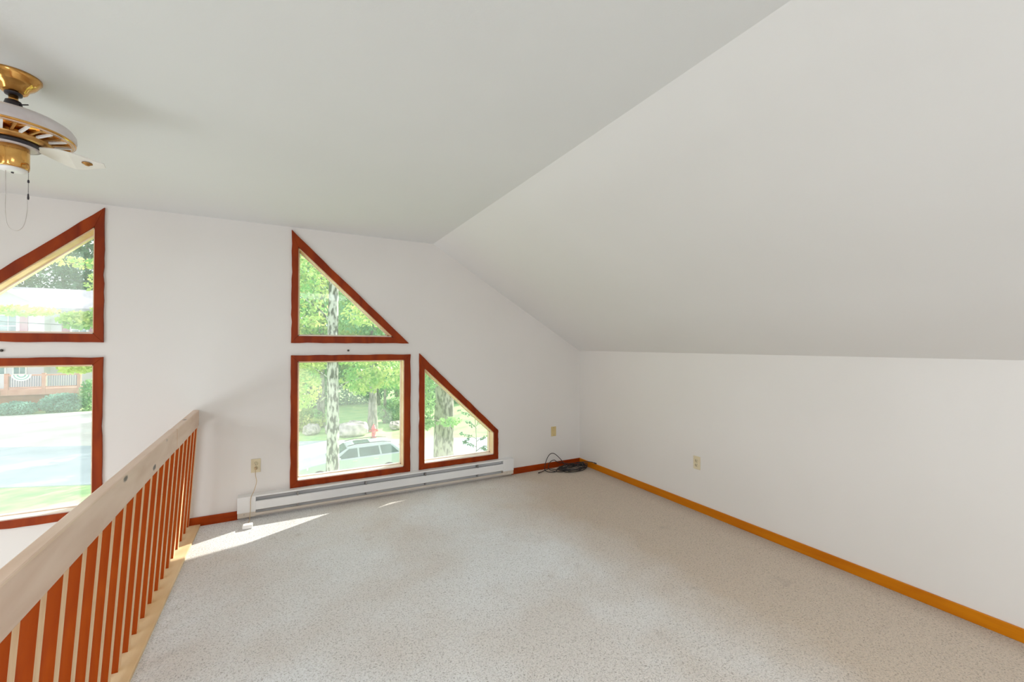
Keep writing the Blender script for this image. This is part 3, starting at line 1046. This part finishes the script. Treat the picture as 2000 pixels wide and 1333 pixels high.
tree('thick grey-barked tree trunk outside the slant-topped window', (3.17, 9.15, G), 12, .275, 'bark_grey', 'leaf_green',
     [((-.50, -.3, 4.75), (.2, .3, .5), 200), ((-.42, -.4, 5.3), (.25, .3, .3), 120), ((-.05, -.5, 4.33), (.28, .2, .10), 70), ((-.5, -.3, 4.3), (.2, .2, .15), 70), ((0, 0, 11.5), (2.2, 2.2, 1.6), 700)], .085, 22,
     branches=[([(0, -.2, 4.3), (-.2, -.5, 4.35), (-.5, -.5, 4.45)], .022)])
# leafy sprig in front of the gravel
sp = thing('sapling', 'slender sapling with dark leaves beside the thick grey trunk', 'sapling', (3.62, 8.3, G))
MB().tube(smooth_path([(0, 0, 0), (.03, 0, 1.6), (-.02, .02, 3.0), (.0, 0, 3.9), (-.04, 0, 4.5)], 5), [.018] * 12 + [.008] * 9, 7).build('stem', 'bark_far', sp)
sprig_bl = []
for sx, sz, ex_, ez in ((0, 3.98, -.34, 4.12), (0, 3.92, .22, 4.0), (0, 3.8, -.26, 3.92), (0, 3.72, .30, 3.82), (0, 4.2, -.22, 4.36), (0, 4.25, .10, 4.42), (0, 4.4, -.42, 4.62), (-.12, 4.03, -.3, 3.93), (.1, 3.77, .25, 3.72)):
    MB().tube([(sx, 0, sz), ((sx + ex_) / 2, 0, (sz + ez) / 2 + .03), (ex_, 0, ez)], [.008, .006, .003], 6).build('twig', 'bark_far', sp)
    for t in (.4, .6, .8, 1.0):
        sprig_bl.append(((sx + (ex_ - sx) * t, 0, sz + (ez - sz) * t), (.05, .05, .03), 3))
foliage(sp, sprig_bl, .055, 'leaf_sprig', 31)
# maple standing outside between the two window groups; its limbs hang across the left windows
tree('maple whose yellow-green limbs hang across the left windows', (-3.1, 14.6, G), 11, .2, 'bark_grey', 'leaf_yellow',
     [((-2.7, .3, 6.82), (.75, .4, .13), 190), ((-1.6, .3, 6.62), (.42, .4, .24), 240), ((-1.2, .3, 6.7), (.35, .4, .3), 200), ((-1.6, .3, 5.40), (.42, .35, .16), 200), ((-1.0, .3, 5.45), (.5, .4, .25), 200),
      ((-1.5, .2, 8.1), (.7, .4, .14), 90), ((-1.1, .2, 7.6), (.4, .4, .3), 90), ((-.2, .2, 6.2), (.7, .6, .9), 300), ((0, 0, 9.8), (2.0, 1.8, 1.3), 700)], .12, 23,
     branches=[([(0, 0, 6.3), (-.8, .2, 6.6), (-2.0, .3, 6.8), (-3.4, .3, 6.8)], .03), ([(0, 0, 5.0), (-.6, .2, 5.3), (-1.9, .3, 5.4)], .03), ([(0, 0, 7.4), (-.8, .2, 7.9), (-2.0, .2, 8.1)], .03)])

# ---- mid-distance trees, rock, hydrant
def far_tree(label, x, y, h, r, lm, blobs, size, seed, **kw):
    return tree(label, (x, y, G), h, r, 'bark_far', lm, blobs, size, seed, group='trees beyond the street', **kw)


far_tree('straight grey trunk rising beside the red hydrant', 5.35, 30.2, 12, .27, 'leaf_green',
         [((.2, 0, 5.6), (2.3, 1.6, 1.3), 900), ((-.6, .4, 8.4), (2.6, 2, 1.8), 900), ((0, 0, 12), (3.2, 2.6, 2.2), 900)], .26, 41)
far_tree('grey trunk half hidden behind the lichen-spotted trunk', 2.3, 33.5, 13, .24, 'leaf_yellow',
         [((-1.6, 0, 4.4), (1.8, 1.5, 1.6), 800), ((.4, 0, 7.0), (2.4, 2, 1.6), 900), ((0, .5, 11), (3, 2.4, 2.6), 1000)], .26, 42)
far_tree('thin trunk to the right of the hydrant tree', 6.7, 32.8, 10, .11, 'leaf_green',
         [((.5, 0, 4.2), (1.8, 1.4, 1.8), 800), ((0, 0, 8), (2.4, 2, 2), 800)], .24, 43)
rk = MB()
for (cx, cy, cz, sx, sy, sz, sd) in ((0, 0, .42, 1.05, .6, .5, 1),):
    n1_, n2_ = 14, 10
    vv, ff = [], []
    r_ = random.Random(sd)
    for i in range(n2_ + 1):
        th_ = PI * i / n2_
        for k in range(n1_):
            ph = 2 * PI * k / n1_
            j_ = 1 + r_.uniform(-.14, .14)
            e = lambda v_: math.copysign(abs(v_) ** .7, v_)
            vv.append((cx + sx * e(math.sin(th_)) * e(math.cos(ph)) * j_, cy + sy * e(math.sin(th_)) * e(math.sin(ph)) * j_, cz + sz * e(math.cos(th_)) * j_))
    for i in range(n2_):
        for k in range(n1_):
            ff.append((i * n1_ + k, i * n1_ + (k + 1) % n1_, (i + 1) * n1_ + (k + 1) % n1_, (i + 1) * n1_ + k))
    rk.add(vv, ff)
rock_me = rk.mesh('boulder')
rock_me.materials.append(M['rock'])
for lab, x, y, s, rz in (('large pale boulder to the left of the hydrant', 3.95, 29.3, (.95, 1, 1.0), .1), ('small dark boulder left of the lichen-spotted trunk', 1.55, 31.0, (.5, .7, .75), .8), ('low boulder between the two roadside trunks', 2.85, 30.6, (.55, .7, .7), 2.0), ('flat boulder to the right of the hydrant', 7.0, 30.5, (.8, .7, .5), 1.4)):
    o = bpy.data.objects.new('boulder', rock_me)
    COL.objects.link(o)
    o.location = (x, y, G)
    o.scale = s
    o.rotation_euler = (0, 0, rz)
    tag(o, lab, 'rock', 'boulders across the street')

hy = thing('fire_hydrant', 'red fire hydrant across the street from the car', 'hydrant', (5.0, 27.9, G + .04))
MB().lathe([(.0001, 0), (.19, 0), (.19, .05), (.135, .06), (.13, .52), (.16, .54), (.16, .60), (.13, .61), (.12, .70), (.07, .78), (.0001, .80)], 20).build('barrel', 'hydrant', hy)
MB().lathe([(.0001, .79), (.035, .79), (.03, .87), (.0001, .87)], 6).build('operating_nut', 'hydrant', hy)
for s in (-1, 1):
    MB().lathe([(.0001, 0), (.06, 0), (.06, s * .12), (.075, s * .12), (.07, s * .17), (.0001, s * .18)], 14, (s * .1, 0, .44), axis='x').build('nozzle', 'hydrant', hy)
MB().lathe([(.0001, 0), (.08, 0), (.08, -.12), (.095, -.12), (.09, -.18), (.0001, -.19)], 14, (0, -.1, .40), axis='y').build('pumper_nozzle', 'hydrant', hy)

# undergrowth along the far side
for k, (lab, x, y, rx, rz_, lm) in enumerate((
        ('low green bush at the left edge of the square window\'s view', 1.0, 33, 1.6, 1.2, 'leaf_yellow'),
        ('green bush on the right behind the hydrant', 8.0, 33, 1.8, 1.5, 'leaf_green'),
        ('dense shrub bank behind the far lawn', 5.5, 45, 4.2, 1.9, 'leaf_dark'),
        ('shrub bank behind the thick grey trunk', 14.5, 41, 4.0, 2.2, 'leaf_dark'),
        ('dark shrub bank at the left of the far lawn', -1.0, 46, 4.0, 2.4, 'leaf_dark'))):
    b = thing('bush', lab, 'bush', (x, y, G), 'bushes across the street')
    foliage(b, [((0, 0, rz_ * .55), (rx, 1.2, rz_ * .75), int(500 + 260 * rx))], .24, lm, 60 + k)
    MB().tube([(0, 0, 0), (.05, 0, rz_ * .4), (.1, 0, rz_ * .8)], [.05, .035, .02], 6).build('stem', 'bark_far', b)

# woodland behind
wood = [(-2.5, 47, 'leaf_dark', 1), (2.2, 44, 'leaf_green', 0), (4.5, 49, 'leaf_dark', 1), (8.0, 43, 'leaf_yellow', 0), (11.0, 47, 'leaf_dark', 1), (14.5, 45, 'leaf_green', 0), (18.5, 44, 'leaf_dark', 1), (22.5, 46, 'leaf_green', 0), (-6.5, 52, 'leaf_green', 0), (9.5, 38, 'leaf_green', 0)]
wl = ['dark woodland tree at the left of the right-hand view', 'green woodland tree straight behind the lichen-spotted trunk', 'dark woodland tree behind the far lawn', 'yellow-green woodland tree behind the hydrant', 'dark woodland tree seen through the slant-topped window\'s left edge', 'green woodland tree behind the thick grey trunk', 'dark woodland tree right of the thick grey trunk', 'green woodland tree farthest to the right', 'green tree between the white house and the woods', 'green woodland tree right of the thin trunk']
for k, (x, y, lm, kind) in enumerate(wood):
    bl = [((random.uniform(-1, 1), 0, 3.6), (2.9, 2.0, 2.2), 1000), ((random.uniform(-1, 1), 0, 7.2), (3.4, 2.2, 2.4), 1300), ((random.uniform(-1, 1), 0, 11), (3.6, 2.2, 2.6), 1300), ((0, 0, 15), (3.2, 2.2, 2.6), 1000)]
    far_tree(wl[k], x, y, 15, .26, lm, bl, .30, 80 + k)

# conifers behind the white house
for k, (x, y, h) in enumerate(((-31.5, 73, 27), (-28, 70, 25), (-24.6, 73, 29), (-21.2, 69, 27), (-17.5, 71, 26), (-13, 66, 20))):
    t = thing('conifer', ['tall dark conifer at the far left behind the white house', 'dark conifer behind the left roof end', 'tallest dark conifer behind the gable', 'dark conifer behind the middle of the roof', 'dark conifer behind the right roof end', 'dark conifer right of the white house'][k], 'tree', (x, y, G), 'conifers behind the white house')
    MB().tube([(0, 0, 0), (0, 0, h * .5), (0, 0, h * .97)], [.32, .2, .04], 8).build('trunk', 'bark_far', t)
    bl = []
    for i in range(9):
        s = i / 8
        bl.append(((0, 0, 3 + (h - 3) * s), (3.6 * (1 - s * s) + .35, 3.0 * (1 - s) + .35, 1.9), int(760 * (1 - s) + 130)))
    foliage(t, bl, .34, 'leaf_conifer', 120 + k, elong=2.2)

# ---- white house across the street
HY = 56.0
hs = thing('white_house', 'white house with pale roof, mauve shutters and red deck across the street', 'house', (-20, HY, G))
ho_ = Vector((-20, HY, G))


def hbox(name, x0, x1, y0, y1, z0, z1, mat, parent=hs):
    return MB().box(x0 + 20, x1 + 20, y0 - HY, y1 - HY, z0 - G, z1 - G).build(name, mat, parent)


hbox('wall', -31, -15.2, HY, HY + 8.5, G, 5.0, 'siding')
MB().prism([(HY - .5 - HY, 4.95 - G), (HY + 4.2 - HY, 7.2 - G), (HY + 9 - HY, 4.9 - G), (HY + 9 - HY, 4.6 - G), (HY + 4.2 - HY, 6.85 - G), (HY - .5 - HY, 4.65 - G)], 'yz', -31.6 + 20, -14.6 + 20).build('roof', 'roofing', hs)
# projecting gable bay
gb = MB().prism([(-24.6 + 20, 0), (-19.7 + 20, 0), (-19.7 + 20, 4.9 - G), (-22.15 + 20, 6.25 - G), (-24.6 + 20, 4.9 - G)], 'xz', -1.2, 1).build('gable_bay', 'siding', hs)
for s in (1, -1):
    xa, xb = -22.15 + 20, -22.15 + s * 3.0 + 20
    MB().prism([(xa, 6.3 - G), (xb, 4.62 - G), (xb, 4.80 - G), (xa, 6.55 - G)], 'xz', -1.6, 3.4).build('gable_roof', 'porch_roof', gb)


def hwin(x0, x1, z0, z1, y, shutters=True):
    w = MB().box(x0 - .1 + 20, x1 + .1 + 20, y - .06 - HY, y + .02 - HY, z0 - .1 - G, z1 + .1 - G).build('window', 'bunting', hs)
    xm, zm = (x0 + x1) / 2, (z0 + z1) / 2
    for a, b in ((x0, xm - .03), (xm + .03, x1)):
        for c, d in ((z0, zm - .03), (zm + .03, z1)):
            MB().box(a + 20, b + 20, y - .075 - HY, y - .058 - HY, c - G, d - G).build('pane', 'house_glass', w)
    if shutters:
        for a in (x0 - .72, x1 + .22):
            MB().box(a + 20, a + .52 + 20, y - .06 - HY, y + .02 - HY, z0 - .1 - G, z1 + .1 - G).build('shutter', 'shutter', hs)


hwin(-22.5, -21.5, 2.2, 4.05, HY - 1.2)
hwin(-18.2, -17.2, 2.2, 3.6, HY)
hwin(-22.9, -22.2, -1.2, .9, HY - 1.2, False)
hwin(-21.6, -20.9, -1.2, .9, HY - 1.2, False)
hwin(-18.4, -17.4, -1.0, .6, HY)
# deck
dk = thing('deck', 'red cedar deck with railing and fan bunting before the white house', 'deck', (-19, 53, G))


def dbox(name, x0, x1, y0, y1, z0, z1, mat, parent=dk):
    return MB().box(x0 + 19, x1 + 19, y0 - 53, y1 - 53, z0 - G, z1 - G).build(name, mat, parent)


dbox('deck_floor', -24, -16.6, 52.9, 54.7, -2.62, -2.5, 'deck')
dbox('rim_board', -24, -16.6, 52.82, 52.9, -3.0, -2.48, 'deck')
dbox('skirt', -24, -16.6, 53.1, 53.2, G, -3.0, 'brick_skirt')
dbox('hand_rail', -21.3, -16.6, 52.86, 52.98, -1.32, -1.2, 'deck')
dbox('bottom_rail', -21.3, -16.6, 52.88, 52.96, -2.38, -2.28, 'deck')
for x in (-21.3, -19.0, -16.7):
    dbox('post', x - .12, x + .12, 52.8, 53.02, -3.0, -1.1, 'deck')
bme = None
for k in range(30):
    x = -21.1 + k * .15
    if abs(x + 19) < .15:
        continue
    if bme is None:
        bme = MB().box(-.03, .03, -.03, .03, 0, 1.0).mesh('deck_baluster')
        bme.materials.append(M['deck_dark'])
    o = bpy.data.objects.new('deck_baluster', bme)
    COL.objects.link(o)
    o.parent = dk
    o.location = (x + 19, -.08, -2.33 - G)
bn = MB()
for r0, r1, mi in ((.0, .18, 0), (.18, .30, 1), (.30, .42, 0), (.42, .50, 1), (.50, .62, 0)):
    n_ = 16
    vv = []
    for k in range(n_ + 1):
        a = PI + PI * k / n_
        for r_ in (r0, r1):
            for yy in (-.26, -.24):
                vv.append((-20.35 + 19 + r_ * math.cos(a), yy, -1.2 - G + r_ * math.sin(a) * .9))
    for k in range(n_):
        b = k * 4
        bn.add([vv[b], vv[b + 2], vv[b + 6], vv[b + 4], vv[b + 1], vv[b + 3], vv[b + 7], vv[b + 5]],
               [(0, 1, 2, 3), (7, 6, 5, 4), (0, 4, 5, 1), (1, 5, 6, 2), (2, 6, 7, 3), (3, 7, 4, 0)], mi)
tag(bn.build('bunting', ['bunting', 'bunting_green'], None, loc=(-19, 53, G)), 'white half-round fan bunting on the deck railing', 'bunting')
# deck stairs
for s in (0, 1):
    yy = 51.2 + s * 1.0
    MB().prism([(-21.4 + 19, -2.5 - G), (-21.4 + 19, -2.9 - G), (-23.6 + 19, 0), (-23.9 + 19, .3)], 'xz', yy - 53, yy + .1 - 53).build('stair_stringer', 'deck', dk)
MB().prism([(-21.4 + 19, -1.25 - G), (-21.4 + 19, -1.38 - G), (-23.9 + 19, 1.0), (-23.9 + 19, 1.15)], 'xz', 51.2 - 53, 51.3 - 53).build('stair_rail', 'bunting', dk)
for k in range(7):
    x = -21.55 - k * .32
    dbox('stair_tread', x - .3, x, 51.2, 52.3, -2.6 - k * .27, -2.54 - k * .27, 'deck')

for k, (lab, x, y, rx, rz_, lm) in enumerate((
        ('rounded blue-green shrub beside the deck stairs', -20.0, 51.3, 1.35, 1.0, 'leaf_blue'),
        ('large blue-green shrub before the deck railing', -17.3, 51.5, 1.6, 1.5, 'leaf_blue'),
        ('bright green upright shrub at the deck\'s right end', -15.6, 51.6, .75, 2.6, 'leaf_green'))):
    b = thing('shrub', lab, 'shrub', (x, y, G), 'shrubs before the deck')
    foliage(b, [((0, 0, rz_ * .5), (rx, .9, rz_ * .62), int(900 * rx))], .2, lm, 160 + k)
    MB().tube([(0, 0, 0), (.03, 0, rz_ * .4), (.06, 0, rz_ * .8)], [.05, .035, .02], 6).build('stem', 'bark_far', b)

# power lines along the street
for lab, z0_, y_ in (('thin power line crossing below the white house\'s windows', 2.75, 44), ('thin power line crossing before the conifers', 6.2, 44)):
    pts = [(x, y_ - .1 * (x + 15), z0_ + .0012 * (x + 2) ** 2 - .02 * (x + 15)) for x in range(-40, -4, 4)]
    o = MB().tube([(p[0] + 15, p[1] - y_, p[2] - z0_) for p in pts], .022, 5).build('power_line', 'wire', loc=(-15, y_, z0_))
    tag(o, lab, 'power line', 'power lines along the street')

# ---- parked silver wagon, nose to the left
CX, CY = .45, 20.5
car = thing('car', 'silver station wagon parked at the street edge', 'car', (CX + 2.3, CY, G))
cz = lambda p: [(x - 2.3, z) for x, z in p]
W = .86
body = [(.02, .42), (.0, .62), (.10, .74), (.55, .84), (1.25, .93), (1.45, .95), (4.35, 1.0), (4.58, .98), (4.62, .70), (4.55, .38), (4.1, .28), (.4, .28)]
low = MB()
n = len(body)
vv = []
for s, k_ in ((-1, 0), (-1, 1), (1, 1), (1, 0)):
    for x, z in body:
        w = W * (1.0 if k_ == 0 else .0)
vv = []
rows = [(-W, 0), (-W * .97, .0), (W * .97, 0), (W, 0)]
def crow(y, inset):
    out = []
    for x, z in body:
        xx = 2.3 + (x - 2.3) * (1 - inset * .02)
        out.append((xx - 2.3, y, z + (0 if z < .6 else (.03 if inset == 0 else 0))))
    return out
sect = [crow(-W, 1), crow(-W * .9, 0), crow(W * .9, 0), crow(W, 1)]
vv = [p for r_ in sect for p in r_]
ff = []
for r_ in range(3):
    for k in range(n):
        ff.append((r_ * n + k, r_ * n + (k + 1) % n, (r_ + 1) * n + (k + 1) % n, (r_ + 1) * n + k))
ff.append(tuple(range(n)))
ff.append(tuple(3 * n + k for k in range(n - 1, -1, -1)))
low.add(vv, ff)
bo = low.build('body', 'car_paint', car, bevel=.03)
# greenhouse: pillars and roof as a lofted shell
belt = [(1.25, .93), (4.45, .99)]
gv = [(1.22 - 2.3, -.80, .94), (4.50 - 2.3, -.80, 1.0), (4.50 - 2.3, .80, 1.0), (1.22 - 2.3, .80, .94),
      (2.02 - 2.3, -.60, 1.40), (3.95 - 2.3, -.60, 1.42), (3.95 - 2.3, .60, 1.42), (2.02 - 2.3, .60, 1.40),
      (2.25 - 2.3, -.52, 1.47), (3.7 - 2.3, -.52, 1.48), (3.7 - 2.3, .52, 1.48), (2.25 - 2.3, .52, 1.47)]
MB().add(gv, [(0, 3, 2, 1), (0, 1, 5, 4), (1, 2, 6, 5), (2, 3, 7, 6), (3, 0, 4, 7), (4, 5, 9, 8), (5, 6, 10, 9), (6, 7, 11, 10), (7, 4, 8, 11), (8, 9, 10, 11)]).build('cabin', 'car_paint', car, bevel=.05)


def side_pt(x, t, s):
    """point on the cabin side: x along the car, t from belt (0) to roof (1)"""
    y = -.80 + .20 * t
    return (x - 2.3, s * y * -1 if s > 0 else y, .94 + .06 * (x - 1.22) / 3.28 + (.46 - .0) * t)


for s in (-1, 1):
    for x0, x1, x2, x3 in ((1.55, 2.42, 2.40, 2.05), (2.50, 3.38, 3.32, 2.48), (3.46, 4.22, 3.86, 3.40)):
        quad = [side_pt(x0, .08, s), side_pt(x1, .08, s), side_pt(x2, .86, s), side_pt(x3, .86, s)]
        out = [(p[0], p[1] + s * .012, p[2]) for p in quad]
        MB().add(quad + out, [(0, 1, 2, 3), (7, 6, 5, 4), (0, 4, 5, 1), (1, 5, 6, 2), (2, 6, 7, 3), (3, 7, 4, 0)]).build('side_window', 'car_glass', car)
    MB().tube([(2.0 - 2.3, s * .56, 1.47), (2.4 - 2.3, s * .56, 1.53), (3.5 - 2.3, s * .56, 1.53), (3.9 - 2.3, s * .56, 1.48)], .018, 6).build('roof_rail', 'dark_metal', car)
    mi_ = MB().box(-.07, .07, -.1, .1, -.06, .07).build('mirror', 'car_paint', car, bevel=.03, loc=(1.62 - 2.3, s * .94, 1.0))
    MB().add([(.03 - 2.3, s * .50, .62), (.03 - 2.3, s * .80, .60), (.42 - 2.3, s * .87, .70), (.42 - 2.3, s * .87, .80), (.12 - 2.3, s * .52, .76),
              (-.01 - 2.3, s * .50, .62), (-.01 - 2.3, s * .82, .60), (.40 - 2.3, s * .89, .70), (.40 - 2.3, s * .89, .81), (.08 - 2.3, s * .52, .79)],
             [(0, 1, 2, 3, 4), (9, 8, 7, 6, 5), (0, 5, 6, 1), (1, 6, 7, 2), (2, 7, 8, 3), (3, 8, 9, 4), (4, 9, 5, 0)]).build('headlamp', 'lamp_lens', car)
    MB().box(4.50 - 2.3, 4.64 - 2.3, s * .72 - .1, s * .72 + .1, .74, 1.0).build('tail_lamp', 'tail_red', car, bevel=.02)
    for wx in (.85, 3.75):
        wh = MB().lathe([(.0001, -.1), (.27, -.1), (.315, -.07), (.315, .07), (.27, .1), (.0001, .1)], 24, (0, 0, 0), axis='y').build('wheel', 'tyre', car, loc=(wx - 2.3, s * .78, .315))
        MB().lathe([(.0001, s * .105), (.2, s * .105), (.21, s * .09), (.0001, s * .09)], 18, axis='y').build('hubcap', 'chrome', wh)
    for hx_ in (2.28, 3.2):
        MB().box(hx_ - .1 - 2.3, hx_ + .1 - 2.3, s * .875 - .015, s * .875 + .015, .84, .875).build('door_handle', 'chrome', car)
ws = [(1.30, .97), (1.98, 1.385)]
MB().add([(1.27 - 2.3, -.68, .985), (1.27 - 2.3, .68, .985), (1.97 - 2.3, .54, 1.39), (1.97 - 2.3, -.54, 1.39), (1.25 - 2.3, -.68, 1.0), (1.25 - 2.3, .68, 1.0), (1.95 - 2.3, .54, 1.405), (1.95 - 2.3, -.54, 1.405)],
         [(0, 1, 2, 3), (7, 6, 5, 4), (0, 4, 5, 1), (1, 5, 6, 2), (2, 6, 7, 3), (3, 7, 4, 0)]).build('windshield', 'car_glass', car)
MB().box(2.35 - 2.3, 3.0 - 2.3, -.38, .38, 1.485, 1.492).build('sunroof', 'car_glass', car)
